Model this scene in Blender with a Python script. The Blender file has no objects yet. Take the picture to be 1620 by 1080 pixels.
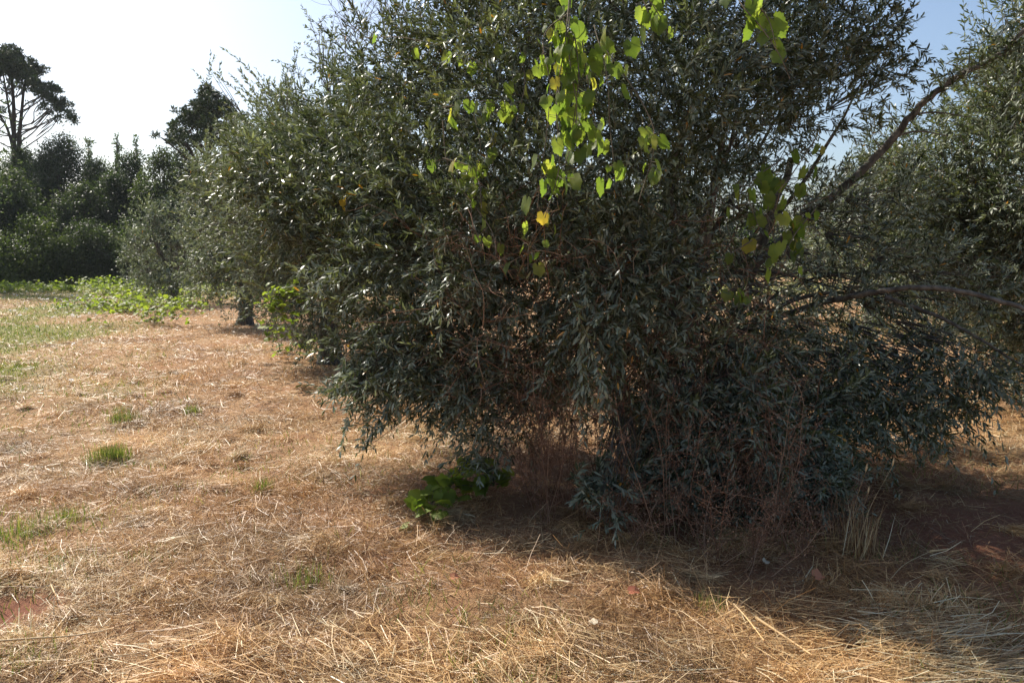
import bpy, math, numpy as np
from math import radians, sin, cos, tan, pi
sc = bpy.context.scene
COL = sc.collection

# ---------------------------------------------------------------- camera
F = 1215.0                                  # focal length in pixels of the 1620 wide photograph
CAM_Z = 1.6
PITCH = math.atan2(135.0, F)
cam = bpy.data.cameras.new('camera'); co = bpy.data.objects.new('camera', cam); COL.objects.link(co)
co.location = (0, 0, CAM_Z); co.rotation_euler = (pi/2 - PITCH, 0, 0)
cam.sensor_width = 36; cam.lens = 36*F/1620; cam.clip_end = 3000; cam.clip_start = .05
sc.camera = co
# ---------------------------------------------------------------- sky, sun, exposure
SUN_EL, SUN_AZ = radians(43.5), radians(-49)    # azimuth measured from +Y towards +X
w = bpy.data.worlds.new('World'); sc.world = w; w.use_nodes = True
nt = w.node_tree; bg = nt.nodes['Background']
sky = nt.nodes.new('ShaderNodeTexSky'); sky.sky_type = 'NISHITA'; sky.sun_disc = False
sky.sun_elevation = SUN_EL; sky.sun_rotation = SUN_AZ
sky.air_density = 1.0; sky.dust_density = 2.2; sky.ozone_density = 2.0; sky.altitude = 50
nt.links.new(sky.outputs[0], bg.inputs[0]); bg.inputs[1].default_value = .11
sl = bpy.data.lights.new('sun', 'SUN'); so = bpy.data.objects.new('sun', sl); COL.objects.link(so)
sl.energy = 5.0; sl.angle = radians(.5); sl.color = (1, .93, .82)
from mathutils import Vector
sdir = Vector((sin(SUN_AZ)*cos(SUN_EL), cos(SUN_AZ)*cos(SUN_EL), sin(SUN_EL)))
so.rotation_euler = sdir.to_track_quat('Z', 'Y').to_euler()
so.location = sdir*60
sc.view_settings.view_transform = 'Standard'; sc.view_settings.look = 'None'
sc.view_settings.exposure = .66; sc.view_settings.gamma = 1
sc.render.engine = 'CYCLES'
sc.cycles.max_bounces = 8; sc.cycles.transparent_max_bounces = 8

# ---------------------------------------------------------------- helpers
rng = np.random.default_rng(7)
def at(px, py, Y):
    """world point seen at a pixel of the photograph, Y metres ahead of the camera"""
    dx = (px-810)/F; v = (540-py)/F
    dy = cos(PITCH) + v*sin(PITCH); dz = -sin(PITCH) + v*cos(PITCH)
    t = Y/dy
    return np.array([dx*t, Y, CAM_Z + dz*t])
def vh(ix, iy, s):
    h = np.sin(ix*127.1 + iy*311.7 + s*74.7)*43758.5453
    return h - np.floor(h)
def vnoise(x, y, s=0):
    ix = np.floor(x); iy = np.floor(y); fx = x-ix; fy = y-iy
    fx = fx*fx*(3-2*fx); fy = fy*fy*(3-2*fy)
    a = vh(ix, iy, s); b = vh(ix+1, iy, s); c = vh(ix, iy+1, s); d = vh(ix+1, iy+1, s)
    return (a*(1-fx)+b*fx)*(1-fy) + (c*(1-fx)+d*fx)*fy
def fbm(x, y, s=0, o=4):
    r = 0; a = .5
    for i in range(o):
        r = r + a*vnoise(x, y, s+i); x = x*2.03+3.1; y = y*2.03+1.7; a *= .5
    return r
SOIL = [(at(-5, 995, 3.27)[:2], .25), (at(190, 880, 4.2)[:2], .0), (at(-60, 1020, 3.1)[:2], .2)]
def ground_h(x, y):
    near = np.exp(-np.maximum(np.hypot(x, y)-9, 0)/8)
    h = .10*(fbm(x*.35, y*.35, 3)-.47) + near*(.085*(fbm(x*1.9, y*1.9, 9)-.47) + .030*(vnoise(x*8, y*8, 21)-.5))
    for (c, r) in SOIL[::2]:
        h = h - .02*np.exp(-((x-c[0])**2+(y-c[1])**2)/(r*r))
    return h
def onground(px, py):
    """point of the ground seen at a pixel"""
    v = (540-py)/F; dy = cos(PITCH)+v*sin(PITCH); dz = -sin(PITCH)+v*cos(PITCH)
    t = -CAM_Z/dz; x = (px-810)/F*t; y = dy*t
    return np.array([x, y, float(ground_h(np.float64(x), np.float64(y)))])
def gz(x, y): return float(ground_h(np.float64(x), np.float64(y)))
def nrm(v): return v/np.maximum(np.linalg.norm(v, axis=-1, keepdims=True), 1e-9)
def rsph(n, r=None):
    v = (r or rng).normal(size=(n, 3)); return nrm(v)

def raw_mesh(name, V, loops, totals, mats, rnd=None, smooth=False):
    me = bpy.data.meshes.new(name)
    me.vertices.add(len(V)); me.vertices.foreach_set('co', np.ascontiguousarray(V, dtype=np.float32).ravel())
    me.loops.add(len(loops)); me.loops.foreach_set('vertex_index', loops.astype(np.int32))
    me.polygons.add(len(totals))
    st = np.concatenate([[0], np.cumsum(totals)[:-1]]).astype(np.int32)
    me.polygons.foreach_set('loop_start', st); me.polygons.foreach_set('loop_total', totals.astype(np.int32))
    if smooth: me.polygons.foreach_set('use_smooth', np.ones(len(totals), dtype=bool))
    me.update(calc_edges=True)
    if rnd is not None:
        a = me.attributes.new('rnd', 'FLOAT', 'POINT'); a.data.foreach_set('value', rnd.astype(np.float32))
    me.materials.append(mats)
    return me
class Bag:
    """collects shapes, then links them as ONE mesh object"""
    def __init__(s): s.V = []; s.L = []; s.T = []; s.R = []; s.n = 0
    def add(s, V, loops, totals, R):
        s.V.append(V); s.L.append(loops+s.n); s.T.append(totals); s.R.append(R); s.n += len(V)
    def leaves(s, T, P, D, N, L, W, bend=0., fold=0., side=0., rnd=None):
        tv, tf = T
        n = len(P)
        if n == 0: return
        D = nrm(D); S = nrm(np.cross(D, N)); N = np.cross(S, D)
        L = np.broadcast_to(np.asarray(L, float), (n,)); W = np.broadcast_to(np.asarray(W, float), (n,))
        bend = np.broadcast_to(np.asarray(bend, float), (n,)); side = np.broadcast_to(np.asarray(side, float), (n,))
        fold = np.broadcast_to(np.asarray(fold, float), (n,))
        u = tv[:, 0][None, :]; v = tv[:, 1][None, :]; z = tv[:, 2][None, :]
        V = (P[:, None, :] + (L[:, None]*u)[..., None]*D[:, None, :]
             + (W[:, None]*v + L[:, None]*side[:, None]*u*u)[..., None]*S[:, None, :]
             + (L[:, None]*bend[:, None]*u*u + W[:, None]*(fold[:, None]*np.abs(v)+z))[..., None]*N[:, None, :])
        nv = len(tv)
        fl = np.concatenate([np.array(f) for f in tf]); ft = np.array([len(f) for f in tf])
        loops = (fl[None, :] + (np.arange(n)*nv)[:, None]).ravel()
        if rnd is None: rnd = rng.random(n)
        s.add(V.reshape(-1, 3), loops, np.tile(ft, n), np.repeat(rnd, nv))
    def tubes(s, P, R, k=3, rnd=None):
        """P (n,m,3) centre lines, R (n,m) radii"""
        n, m, _ = P.shape
        T = np.gradient(P, axis=1); T = nrm(T)
        ref = np.where(np.abs(T[..., 2:3]) > .9, np.array([1., 0, 0]), np.array([0, 0, 1.]))
        A = nrm(np.cross(T, ref)); B = np.cross(T, A)
        an = np.arange(k)*2*pi/k
        V = P[:, :, None, :] + R[:, :, None, None]*(np.cos(an)[None, None, :, None]*A[:, :, None, :] + np.sin(an)[None, None, :, None]*B[:, :, None, :])
        i = np.arange(m-1)[:, None]*k; j = np.arange(k)[None, :]; j2 = (j+1) % k
        q = np.stack([i+j, i+j2, i+k+j2, i+k+j], -1).reshape(-1, 4)
        loops = (q.ravel()[None, :] + (np.arange(n)*m*k)[:, None]).ravel()
        if rnd is None: rnd = rng.random(n)
        s.add(V.reshape(-1, 3), loops, np.full(n*len(q), 4), np.repeat(rnd, m*k))
    def build(s, name, mat, parent=None, loc=None, smooth=False):
        V = np.concatenate(s.V); 
        if parent is not None: V = V - np.array(parent.location)
        elif loc is not None: V = V - np.array(loc)
        me = raw_mesh(name, V, np.concatenate(s.L), np.concatenate(s.T), mat, np.concatenate(s.R), smooth)
        o = bpy.data.objects.new(name, me); COL.objects.link(o)
        if parent is not None: o.parent = parent
        elif loc is not None: o.location = loc
        return o
def thing(name, label, cat, loc, group=None):
    o = bpy.data.objects.new(name, None); COL.objects.link(o); o.location = [float(c) for c in loc]
    o.empty_display_size = .2
    o['label'] = label; o['category'] = cat
    if group: o['group'] = group
    return o
def tag(o, label, cat=None, group=None, kind=None):
    o['label'] = label
    if cat: o['category'] = cat
    if group: o['group'] = group
    if kind: o['kind'] = kind
    return o
def curve(pts, m):
    """smooth resample of a polyline (Catmull-Rom)"""
    p = np.array(pts, float); p = np.vstack([2*p[0]-p[1], p, 2*p[-1]-p[-2]])
    n = len(p)-3; out = []
    for t in np.linspace(0, n-1e-6, m):
        i = int(t); f = t-i; a, b, c, d = p[i:i+4]
        out.append(.5*((2*b)+(-a+c)*f+(2*a-5*b+4*c-d)*f*f+(-a+3*b-3*c+d)*f**3))
    return np.array(out)

# leaf outlines: (along, across, lift)
T_OLIVE = (np.array([[0, 0, 0], [.28, .42, 0], [.28, -.42, 0], [.68, .44, 0], [.68, -.44, 0], [1, 0, 0]]),
           [(0, 2, 1), (1, 2, 4, 3), (3, 4, 5)])
T_DIA = (np.array([[0, 0, 0], [.45, .5, 0], [.45, -.5, 0], [1, 0, 0]]), [(0, 2, 3, 1)])
T_STRAW = (np.array([[0, .5, 0], [0, -.5, 0], [.5, .5, 0], [.5, -.5, 0], [1, .4, 0], [1, -.4, 0]]), [(0, 1, 3, 2), (2, 3, 5, 4)])
T_BLADE = (np.array([[0, .5, 0], [0, -.5, 0], [.5, .4, 0], [.5, -.4, 0], [1, 0, 0]]), [(0, 1, 3, 2), (2, 3, 4)])
def vine_template():
    # five-lobed, toothed leaf; stalk at the origin, tip at u = 1
    A = []; n = 40
    for i in range(n):
        th = -pi + 2*pi*(i+.5)/n            # 0 points to the tip
        a = abs(th)
        r = .50 + .13*math.exp(-(a/.28)**2) + .10*math.exp(-((a-1.05)/.30)**2) + .10*math.exp(-((a-2.0)/.33)**2) - .30*math.exp(-((a-pi)/.26)**2)
        r *= 1 + (.06 if i % 2 else -.05)
        A.append([.38 + r*cos(th), r*sin(th), -.10*r*r*(1+cos(3*th))])
    A = np.array(A); A[:, 0] = A[:, 0]-A[:, 0][[0, -1]].mean()*.6
    V = np.vstack([[[.36, 0, .05]], A]); V[:, 0] -= .12
    F_ = [(0, i+1, (i+1) % n+1) for i in range(n)]
    return V, F_
T_VINE = vine_template()

# ---------------------------------------------------------------- materials
def ramp(nt, stops, fac):
    r = nt.nodes.new('ShaderNodeValToRGB'); e = r.color_ramp.elements
    while len(e) < len(stops): e.new(.5)
    for i, (p, c) in enumerate(stops): e[i].position = p; e[i].color = (*c, 1)
    nt.links.new(fac, r.inputs[0]); return r.outputs[0]
def mixc(nt, f, a, b, mode='MIX'):
    m = nt.nodes.new('ShaderNodeMix'); m.data_type = 'RGBA'; m.blend_type = mode
    for s, v in ((0, f), (6, a), (7, b)):
        if isinstance(v, (tuple, float, int)): m.inputs[s].default_value = (*v, 1) if isinstance(v, tuple) else v
        else: nt.links.new(v, m.inputs[s])
    return m.outputs[2]
def leaf_mat(name, front, back=None, trans=.3, tcol=None, rough=.42, spec=.5, big=None):
    m = bpy.data.materials.new(name); m.use_nodes = True; nt = m.node_tree
    b = nt.nodes['Principled BSDF']; out = nt.nodes['Material Output']
    at_ = nt.nodes.new('ShaderNodeAttribute'); at_.attribute_name = 'rnd'
    c = ramp(nt, front, at_.outputs['Fac'])
    if big:      # slow drift of hue through the crown, a property of the plant
        tc = nt.nodes.new('ShaderNodeTexCoord'); no = nt.nodes.new('ShaderNodeTexNoise'); no.inputs['Scale'].default_value = big
        no.inputs['Detail'].default_value = 3
        nt.links.new(tc.outputs['Object'], no.inputs['Vector'])
        c = mixc(nt, 1., c, ramp(nt, [(.3, (.72, .80, .85)), (.7, (1.25, 1.15, .9))], no.outputs['Fac']), 'MULTIPLY')
    if back:
        g = nt.nodes.new('ShaderNodeNewGeometry')
        cb = ramp(nt, back, at_.outputs['Fac']); c = mixc(nt, g.outputs['Backfacing'], c, cb)
    nt.links.new(c, b.inputs['Base Color']); b.inputs['Roughness'].default_value = rough
    b.inputs['Specular IOR Level'].default_value = spec
    if trans:
        t = nt.nodes.new('ShaderNodeBsdfTranslucent'); mx = nt.nodes.new('ShaderNodeMixShader'); mx.inputs[0].default_value = trans
        if tcol: nt.links.new(mixc(nt, 1., c, tcol, 'MULTIPLY'), t.inputs[0])
        else: nt.links.new(c, t.inputs[0])
        nt.links.new(b.outputs[0], mx.inputs[1]); nt.links.new(t.outputs[0], mx.inputs[2]); nt.links.new(mx.outputs[0], out.inputs[0])
    return m
def bark_mat(name, c1, c2, scale=14):
    m = bpy.data.materials.new(name); m.use_nodes = True; nt = m.node_tree; b = nt.nodes['Principled BSDF']
    tc = nt.nodes.new('ShaderNodeTexCoord'); mp = nt.nodes.new('ShaderNodeMapping'); mp.inputs['Scale'].default_value = (1, 1, .35)
    no = nt.nodes.new('ShaderNodeTexNoise'); no.inputs['Scale'].default_value = scale; no.inputs['Detail'].default_value = 8
    nt.links.new(tc.outputs['Object'], mp.inputs[0]); nt.links.new(mp.outputs[0], no.inputs['Vector'])
    nt.links.new(ramp(nt, [(.35, c1), (.65, c2)], no.outputs['Fac']), b.inputs['Base Color'])
    b.inputs['Roughness'].default_value = .9
    bu = nt.nodes.new('ShaderNodeBump'); bu.inputs['Strength'].default_value = .8; bu.inputs['Distance'].default_value = .02
    nt.links.new(no.outputs['Fac'], bu.inputs['Height']); nt.links.new(bu.outputs[0], b.inputs['Normal'])
    return m
OLIVE_FRONT = [(0, (.024, .038, .020)), (.45, (.062, .080, .043)), (.85, (.108, .130, .072)), (.97, (.15, .175, .10)), (.99, (.17, .19, .08)), (.997, (.45, .22, .03))]
OLIVE_BACK = [(0, (.13, .15, .11)), (.8, (.27, .30, .215)), (.99, (.28, .31, .21)), (.997, (.5, .25, .05))]
M_OLIVE = leaf_mat('olive_leaf', OLIVE_FRONT, OLIVE_BACK, .20, (1.5, 1.6, .7), .38, .42, .9)
M_OLIVE_FAR = leaf_mat('olive_leaf_silvery', [(0, (.065, .085, .055)), (.9, (.155, .178, .115)), (1, (.22, .23, .11))], OLIVE_BACK, .24, (1.4, 1.5, .9), .52, .30, .5)
M_VINE = leaf_mat('vine_leaf', [(0, (.092, .135, .033)), (.5, (.145, .19, .048)), (.9, (.21, .25, .07)), (.985, (.34, .30, .08)), (1, (.45, .22, .05))],
                  None, .60, (1.9, 2.1, 1.0), .5, .35, 16)
M_VINE_LOW = leaf_mat('vine_leaf_low', [(0, (.11, .16, .025)), (1, (.24, .29, .05))], None, .5, (1.6, 1.7, 1.0), .5, .3, 6)
M_WEED = leaf_mat('dead_weed', [(0, (.13, .065, .040)), (.6, (.24, .125, .075)), (1, (.42, .28, .18))], None, 0, None, .8, .2)
M_STRAW = leaf_mat('straw_blades', [(0, (.20, .105, .05)), (.30, (.38, .22, .105)), (.65, (.58, .385, .20)), (.9, (.73, .55, .33)), (1, (.83, .74, .54))],
                   None, .22, (1, 1, 1), .45, .5, 1.3)
M_GRASS = leaf_mat('green_grass', [(0, (.075, .11, .025)), (.6, (.14, .18, .045)), (1, (.32, .29, .11))], None, .4, (1.4, 1.5, .8), .5, .4)
M_TWIG = bark_mat('twig_bark', (.09, .07, .045), (.19, .155, .105), 30)
M_BARK = bark_mat('olive_bark', (.05, .042, .032), (.16, .14, .11), 22)
M_PBARK = bark_mat('pine_bark', (.03, .02, .016), (.065, .048, .038), 5)
M_PETAL = leaf_mat('petal', [(0, (.75, .75, .75)), (1, (.85, .85, .83))], None, .3, None, .6, .2)
M_YELLOW = leaf_mat('flower_centre', [(0, (.6, .4, .03)), (1, (.7, .5, .05))], None, 0)
M_DRYLEAF = leaf_mat('dry_leaf', [(0, (.42, .15, .09)), (1, (.5, .22, .12))], None, .25, None, .7, .2)
M_PALELEAF = leaf_mat('pale_leaf', [(0, (.6, .52, .38)), (1, (.65, .56, .42))], None, .25, None, .7, .2)
def tree_leaf(name, c, k=.4, trans=.25):
    c = np.array(c)
    return leaf_mat(name, [(0, tuple(c*.6)), (.6, tuple(c)), (1, tuple(c*(1+k)))], None, trans, (1.5, 1.7, .6), .5, .35, .35)
M_PINE = tree_leaf('pine_needles', (.040, .062, .030), .4, .1)
M_OAK = tree_leaf('oak_leaf', (.045, .062, .026), .5, .42)
M_DARK = tree_leaf('dark_leaf', (.032, .048, .021), .5, .38)
M_LIME = tree_leaf('light_leaf', (.068, .090, .030), .5, .4)
M_GREY = tree_leaf('eucalyptus_leaf', (.085, .110, .072), .4, .35)

def ground_mat():
    m = bpy.data.materials.new('ground_straw_soil'); m.use_nodes = True; nt = m.node_tree; b = nt.nodes['Principled BSDF']
    L = nt.links; tc = nt.nodes.new('ShaderNodeTexCoord')
    def noise(s, d=6, ro=.6, vec=None, dist=0):
        n = nt.nodes.new('ShaderNodeTexNoise'); n.inputs['Scale'].default_value = s; n.inputs['Detail'].default_value = d
        n.inputs['Roughness'].default_value = ro; n.inputs['Distortion'].default_value = dist
        L.new(vec or tc.outputs['Object'], n.inputs['Vector']); return n.outputs['Fac']
    fine = noise(38, 8, .75, None, 1.5)
    straw = ramp(nt, [(.30, (.15, .07, .036)), (.45, (.31, .175, .09)), (.58, (.49, .325, .17)), (.72, (.66, .50, .29))], fine)
    pat = noise(.9, 5, .6)
    red = ramp(nt, [(.34, (.27, .105, .055)), (.6, (.38, .21, .105))], noise(7, 6))
    c = mixc(nt, ramp(nt, [(.34, (.75, .75, .75)), (.56, (.12, .12, .12))], pat), straw, red)
    # green cover grows where the field is mown, at the left and far side: attribute 'green' on the sheet
    ga = nt.nodes.new('ShaderNodeAttribute'); ga.attribute_name = 'green'
    sa = nt.nodes.new('ShaderNodeAttribute'); sa.attribute_name = 'soil'
    grass = ramp(nt, [(.3, (.10, .125, .032)), (.5, (.18, .20, .055)), (.7, (.34, .30, .11))], noise(9, 8, .75))
    c = mixc(nt, ga.outputs['Fac'], c, grass)
    soil = ramp(nt, [(.3, (.20, .075, .045)), (.7, (.30, .125, .075))], noise(25, 8, .7))
    c = mixc(nt, sa.outputs['Fac'], c, soil)
    L.new(c, b.inputs['Base Color']); b.inputs['Roughness'].default_value = .92; b.inputs['Specular IOR Level'].default_value = .2
    bu = nt.nodes.new('ShaderNodeBump'); bu.inputs['Strength'].default_value = .9; bu.inputs['Distance'].default_value = .03
    L.new(noise(30, 9, .8, None, .8), bu.inputs['Height']); L.new(bu.outputs[0], b.inputs['Normal'])
    return m

# ---------------------------------------------------------------- ground sheet
def green_mask(x, y):
    # greener to the left of the vine row and far away, patchy
    g = np.clip((-(x + .47*y) + .5)/2.4, 0, 1)*np.clip((y-4)/6, 0, 1)
    g = g*np.clip((fbm(x*.55, y*.30, 40)-.34)*4, .2, 1)
    far = np.clip((y-24)/16, 0, 1)*np.clip((-x)/10, 0, 1)
    r = np.clip((x-3)/3, 0, 1)*np.clip((y-13)/4, 0, 1)*np.clip((fbm(x*.2, y*.2, 60)-.4)*6, 0, 1)
    return np.clip(np.maximum(np.maximum(g*.85, far), r*.8), 0, 1)
def soil_mask(x, y):
    s = 0*x
    for (c, r) in SOIL:
        if r: s = np.maximum(s, np.clip(1.6-1.3*np.hypot((x-c[0])*.8, y-c[1])/r + 1.1*(fbm(x*7, y*7, 80)-.47), 0, 1))
    return s
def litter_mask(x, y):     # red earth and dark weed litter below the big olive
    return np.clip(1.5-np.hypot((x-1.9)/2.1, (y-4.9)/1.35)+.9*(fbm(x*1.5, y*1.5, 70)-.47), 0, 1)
def warp(n, near, far):
    t = np.linspace(-1, 1, n); return np.sign(t)*(near*np.abs(t) + (far-near)*np.abs(t)**7)
gx = warp(361, 16, 900); gy = warp(361, 16, 900) + 6
X, Y = np.meshgrid(gx, gy); Z = ground_h(X, Y)
n = len(gx); idx = np.arange(n*n).reshape(n, n)
q = np.stack([idx[:-1, :-1], idx[:-1, 1:], idx[1:, 1:], idx[1:, :-1]], -1).reshape(-1, 4)
me = raw_mesh('ground', np.stack([X, Y, Z], -1).reshape(-1, 3), q.ravel(), np.full(len(q), 4), ground_mat(), None, True)
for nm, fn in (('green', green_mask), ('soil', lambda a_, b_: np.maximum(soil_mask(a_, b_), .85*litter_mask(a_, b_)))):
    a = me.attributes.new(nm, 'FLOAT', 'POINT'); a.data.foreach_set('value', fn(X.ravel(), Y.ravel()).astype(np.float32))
go = bpy.data.objects.new('ground', me); COL.objects.link(go)
tag(go, 'mown field of reddish soil under cut dry straw, green at the far left', kind='structure')

# ---------------------------------------------------------------- straw and grass cover
def scatter(nn, y0, y1, power=1.0, margin=1.15):
    """points in the wedge of field in front of the camera, denser near it"""
    u = rng.random(nn); y = y0*(y1/y0)**(u**power)
    x = (rng.random(nn)*2-1)*.667*margin*(y+.6)
    return x, y
def straw_layer(bag, nn, y0, y1, len0, len1, wid, lift, upr=.12):
    x, y = scatter(nn, y0, y1)
    dens = fbm(x*1.4, y*1.4, 5)
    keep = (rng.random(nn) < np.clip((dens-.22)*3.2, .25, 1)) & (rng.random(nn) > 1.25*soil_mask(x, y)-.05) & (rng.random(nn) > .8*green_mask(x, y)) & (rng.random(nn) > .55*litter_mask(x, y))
    # little straw survives on the bare ground right under the dense bush
    x, y = x[keep], y[keep]; n = len(x)
    ang = 2*pi*1.6*fbm(x*.7+10, y*.7, 33, 2) + rng.normal(0, .9, n) + np.where(rng.random(n) < .35, rng.random(n)*6.28, 0)
    L = rng.uniform(len0, len1, n)*(.6+.8*rng.random(n)**2)
    el = rng.normal(.02, upr, n); el = np.where(rng.random(n) < .09, rng.uniform(.3, 1.3, n), el)
    D = np.stack([np.cos(ang)*np.cos(el), np.sin(ang)*np.cos(el), np.sin(el)], -1)
    z = ground_h(x, y) + rng.random(n)**1.5*lift*np.clip(dens[keep]*2.2-.3, .2, 1.6)
    P = np.stack([x, y, z], -1) - D*(L*.5)[:, None]*(el < .3)[:, None]
    N = nrm(np.stack([rng.normal(0, .55, n), rng.normal(0, .55, n), np.ones(n)], -1))
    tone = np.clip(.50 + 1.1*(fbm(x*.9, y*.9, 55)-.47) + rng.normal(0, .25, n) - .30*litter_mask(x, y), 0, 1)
    bag.leaves(T_STRAW, P, D, N, L, rng.uniform(.5, 1.5, n)*wid*(1+.10*np.maximum(y-4, 0)), rng.normal(0, .12, n), 0, rng.normal(0, .18, n), tone)
b = Bag()
straw_layer(b, 270000, 2.2, 7.5, .035, .14, .0021, .05, .2)
straw_layer(b, 260000, 7, 34, .05, .18, .0030, .05, .2)
straw_layer(b, 6000, 2.2, 6, .12, .30, .0026, .07, .2)
for i in range(420):           # matted clumps and small swaths
    yy = 2.4*(14/2.4)**rng.random(); xx = (rng.random()*2-1)*.72*yy
    if soil_mask(np.array([xx]), np.array([yy]))[0] > .1: continue
    n = rng.integers(60, 190); rr = rng.uniform(.03, .09); a0 = rng.random()*6.28; fan = rng.uniform(.2, .8)
    u = rng.normal(0, 1, (n, 2)); x = xx+u[:, 0]*rr*1.3; y = yy+u[:, 1]*rr*.8
    a = a0+rng.normal(0, fan, n)+u[:, 0]*.3; el = rng.normal(.12, .22, n); L = rng.uniform(.05, .2, n)
    D = np.stack([np.cos(a)*np.cos(el), np.sin(a)*np.cos(el), np.sin(el)], -1)
    z = ground_h(x, y)+.008+.045*np.exp(-(u**2).sum(1)*.6)*rng.random(n)
    b.leaves(T_STRAW, np.stack([x, y, z], -1)-D*(L*.4)[:, None]*np.array([1, 1, .2]), D, nrm(np.stack([rng.normal(0, .6, n), rng.normal(0, .6, n), np.ones(n)], -1)), L, rng.uniform(.0012, .003, n)*(1+.08*yy),
             rng.normal(-.25, .15, n), 0, rng.normal(0, .2, n), np.clip(rng.normal(rng.uniform(.3, .8), .15, n), 0, 1))
o = b.build('straw', M_STRAW); tag(o, 'cut dry straw lying in a loose mat over the field', 'straw', kind='stuff')
# thick raked strands of straw at the near edge, right and centre
b = Bag()
for (px, py, ang, sp, cnt, ll) in ((1480, 1010, .02, .3, 450, .45), (1250, 1050, -.25, .5, 260, .3), (620, 1045, -1.0, .5, 260, .28), (520, 1060, -.35, .5, 160, .3), (1560, 1070, .1, .3, 380, .5), (250, 1050, .25, .4, 90, .35), (930, 1050, 2.3, .6, 150, .25)):
    c = onground(px, py); n = cnt
    x = c[0]+rng.normal(0, .28, n); y = c[1]+rng.normal(0, .17, n)
    a = ang+rng.normal(0, sp, n)+.5*(x-c[0]); el = rng.normal(.02, .07, n)
    D = np.stack([np.cos(a), np.sin(a), el], -1); L = rng.uniform(.2, .85, n)*ll
    P = np.stack([x, y, ground_h(x, y)+.02+rng.random(n)*.05], -1)-D*(L/2)[:, None]
    N = nrm(np.stack([rng.normal(0, .5, n), rng.normal(0, .5, n), np.ones(n)], -1))
    b.leaves(T_STRAW, P, D, N, L, rng.uniform(.0018, .0035, n), rng.normal(-.03, .06, n), 0, rng.normal(0, .12, n), np.clip(rng.normal(.72, .2, n), 0, 1))
o = b.build('long_straw', M_STRAW); tag(o, 'longer strands of cut straw raked together at the near edge', 'straw', kind='stuff')

b = Bag()
x, y = scatter(230000, 4.5, 60)
k = rng.random(len(x)) < .9*green_mask(x, y); x, y = x[k], y[k]; n = len(x)
D = nrm(np.stack([rng.normal(0, .6, n), rng.normal(0, .6, n), np.ones(n)], -1))
b.leaves(T_BLADE, np.stack([x, y, ground_h(x, y)-.005], -1), D, rsph(n), rng.uniform(.03, .09, n)*(1+.015*y), .003*(1+.22*y), rng.normal(.2, .2, n), 0, 0, rng.random(n))
# thin sprinkling of single green blades in the straw
x, y = scatter(16000, 2.3, 14)
k = rng.random(len(x)) < np.clip((fbm(x*1.1, y*1.1, 90)-.47)*7, 0, 1); x, y = x[k], y[k]; n = len(x)
D = nrm(np.stack([rng.normal(0, .5, n), rng.normal(0, .5, n), np.ones(n)], -1))
b.leaves(T_BLADE, np.stack([x, y, ground_h(x, y)], -1), D, rsph(n), rng.uniform(.04, .10, n), .003*(1+.1*y), rng.normal(.3, .2, n), 0, 0, rng.random(n))
o = b.build('grass', M_GRASS); tag(o, 'short green grass growing through the mown field at the left', 'grass', kind='stuff')

# ---------------------------------------------------------------- olive trees
def olive_shoots(bl, bt, P, Dr, L, nodes, leaf, wid, droop, full=1.0, tmpl=T_OLIVE, tw=.0016, upcurl=0.):
    """P,Dr,L: shoot bases, directions, lengths. Opposite leaf pairs along each shoot"""
    n = len(P); Dr = nrm(Dr); t = np.linspace(0, 1, 5)
    g = np.array([0, 0, -1.])
    dr = np.broadcast_to(np.asarray(droop, float), (n,))
    side = rsph(n)*.18
    def pos(tt): return P[:, None, :] + (L[:, None]*tt)[..., None]*Dr[:, None, :] + (L[:, None]*tt*tt)[..., None]*(g*dr[:, None]+side)[:, None, :]
    bt.tubes(pos(t[None, :]), np.repeat((tw*(1-.75*t))[None, :], n, 0)*np.ones((n, 1)), 3)
    tt = (np.arange(nodes)+.6)/nodes; tt = tt[None, :] + rng.normal(0, .25/nodes, (n, nodes))
    tt = np.clip(tt, .03, 1.0)
    Q = pos(tt); T = nrm(Dr[:, None, :] + (2*tt)[..., None]*(g*dr[:, None]+side)[:, None, :])
    R = nrm(rsph(n*nodes).reshape(n, nodes, 3)); A = nrm(np.cross(T, R))
    tone = rng.beta(1.6, 1.9, n)
    for s in (-1, 1):
        k = rng.random((n, nodes)) < full
        ang = rng.normal(.72, .2, (n, nodes))*(1.2-.6*tt)
        D = np.cos(ang)[..., None]*T + np.sin(ang)[..., None]*s*A + rng.normal(0, .16, (n, nodes, 3))
        D[..., 2] += upcurl
        N = nrm(np.cross(A, T)*s*.6 + np.array([0, 0, .9]) + rng.normal(0, .45, (n, nodes, 3)))
        Lf = leaf*rng.uniform(.6, 1.15, (n, nodes))*(1-.3*tt)
        kk = k.ravel(); m = kk.sum()
        bl.leaves(tmpl, Q.reshape(-1, 3)[kk], D.reshape(-1, 3)[kk], N.reshape(-1, 3)[kk], Lf.ravel()[kk], wid*rng.uniform(.75, 1.15, m),
                  rng.normal(-.06, .12, m), rng.uniform(0, .35, m), rng.normal(0, .06, m),
                  np.where(rng.random(m) < .004, 1, np.clip(np.repeat(tone, nodes)[kk]+rng.normal(0, .12, m), 0, .985)))
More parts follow.
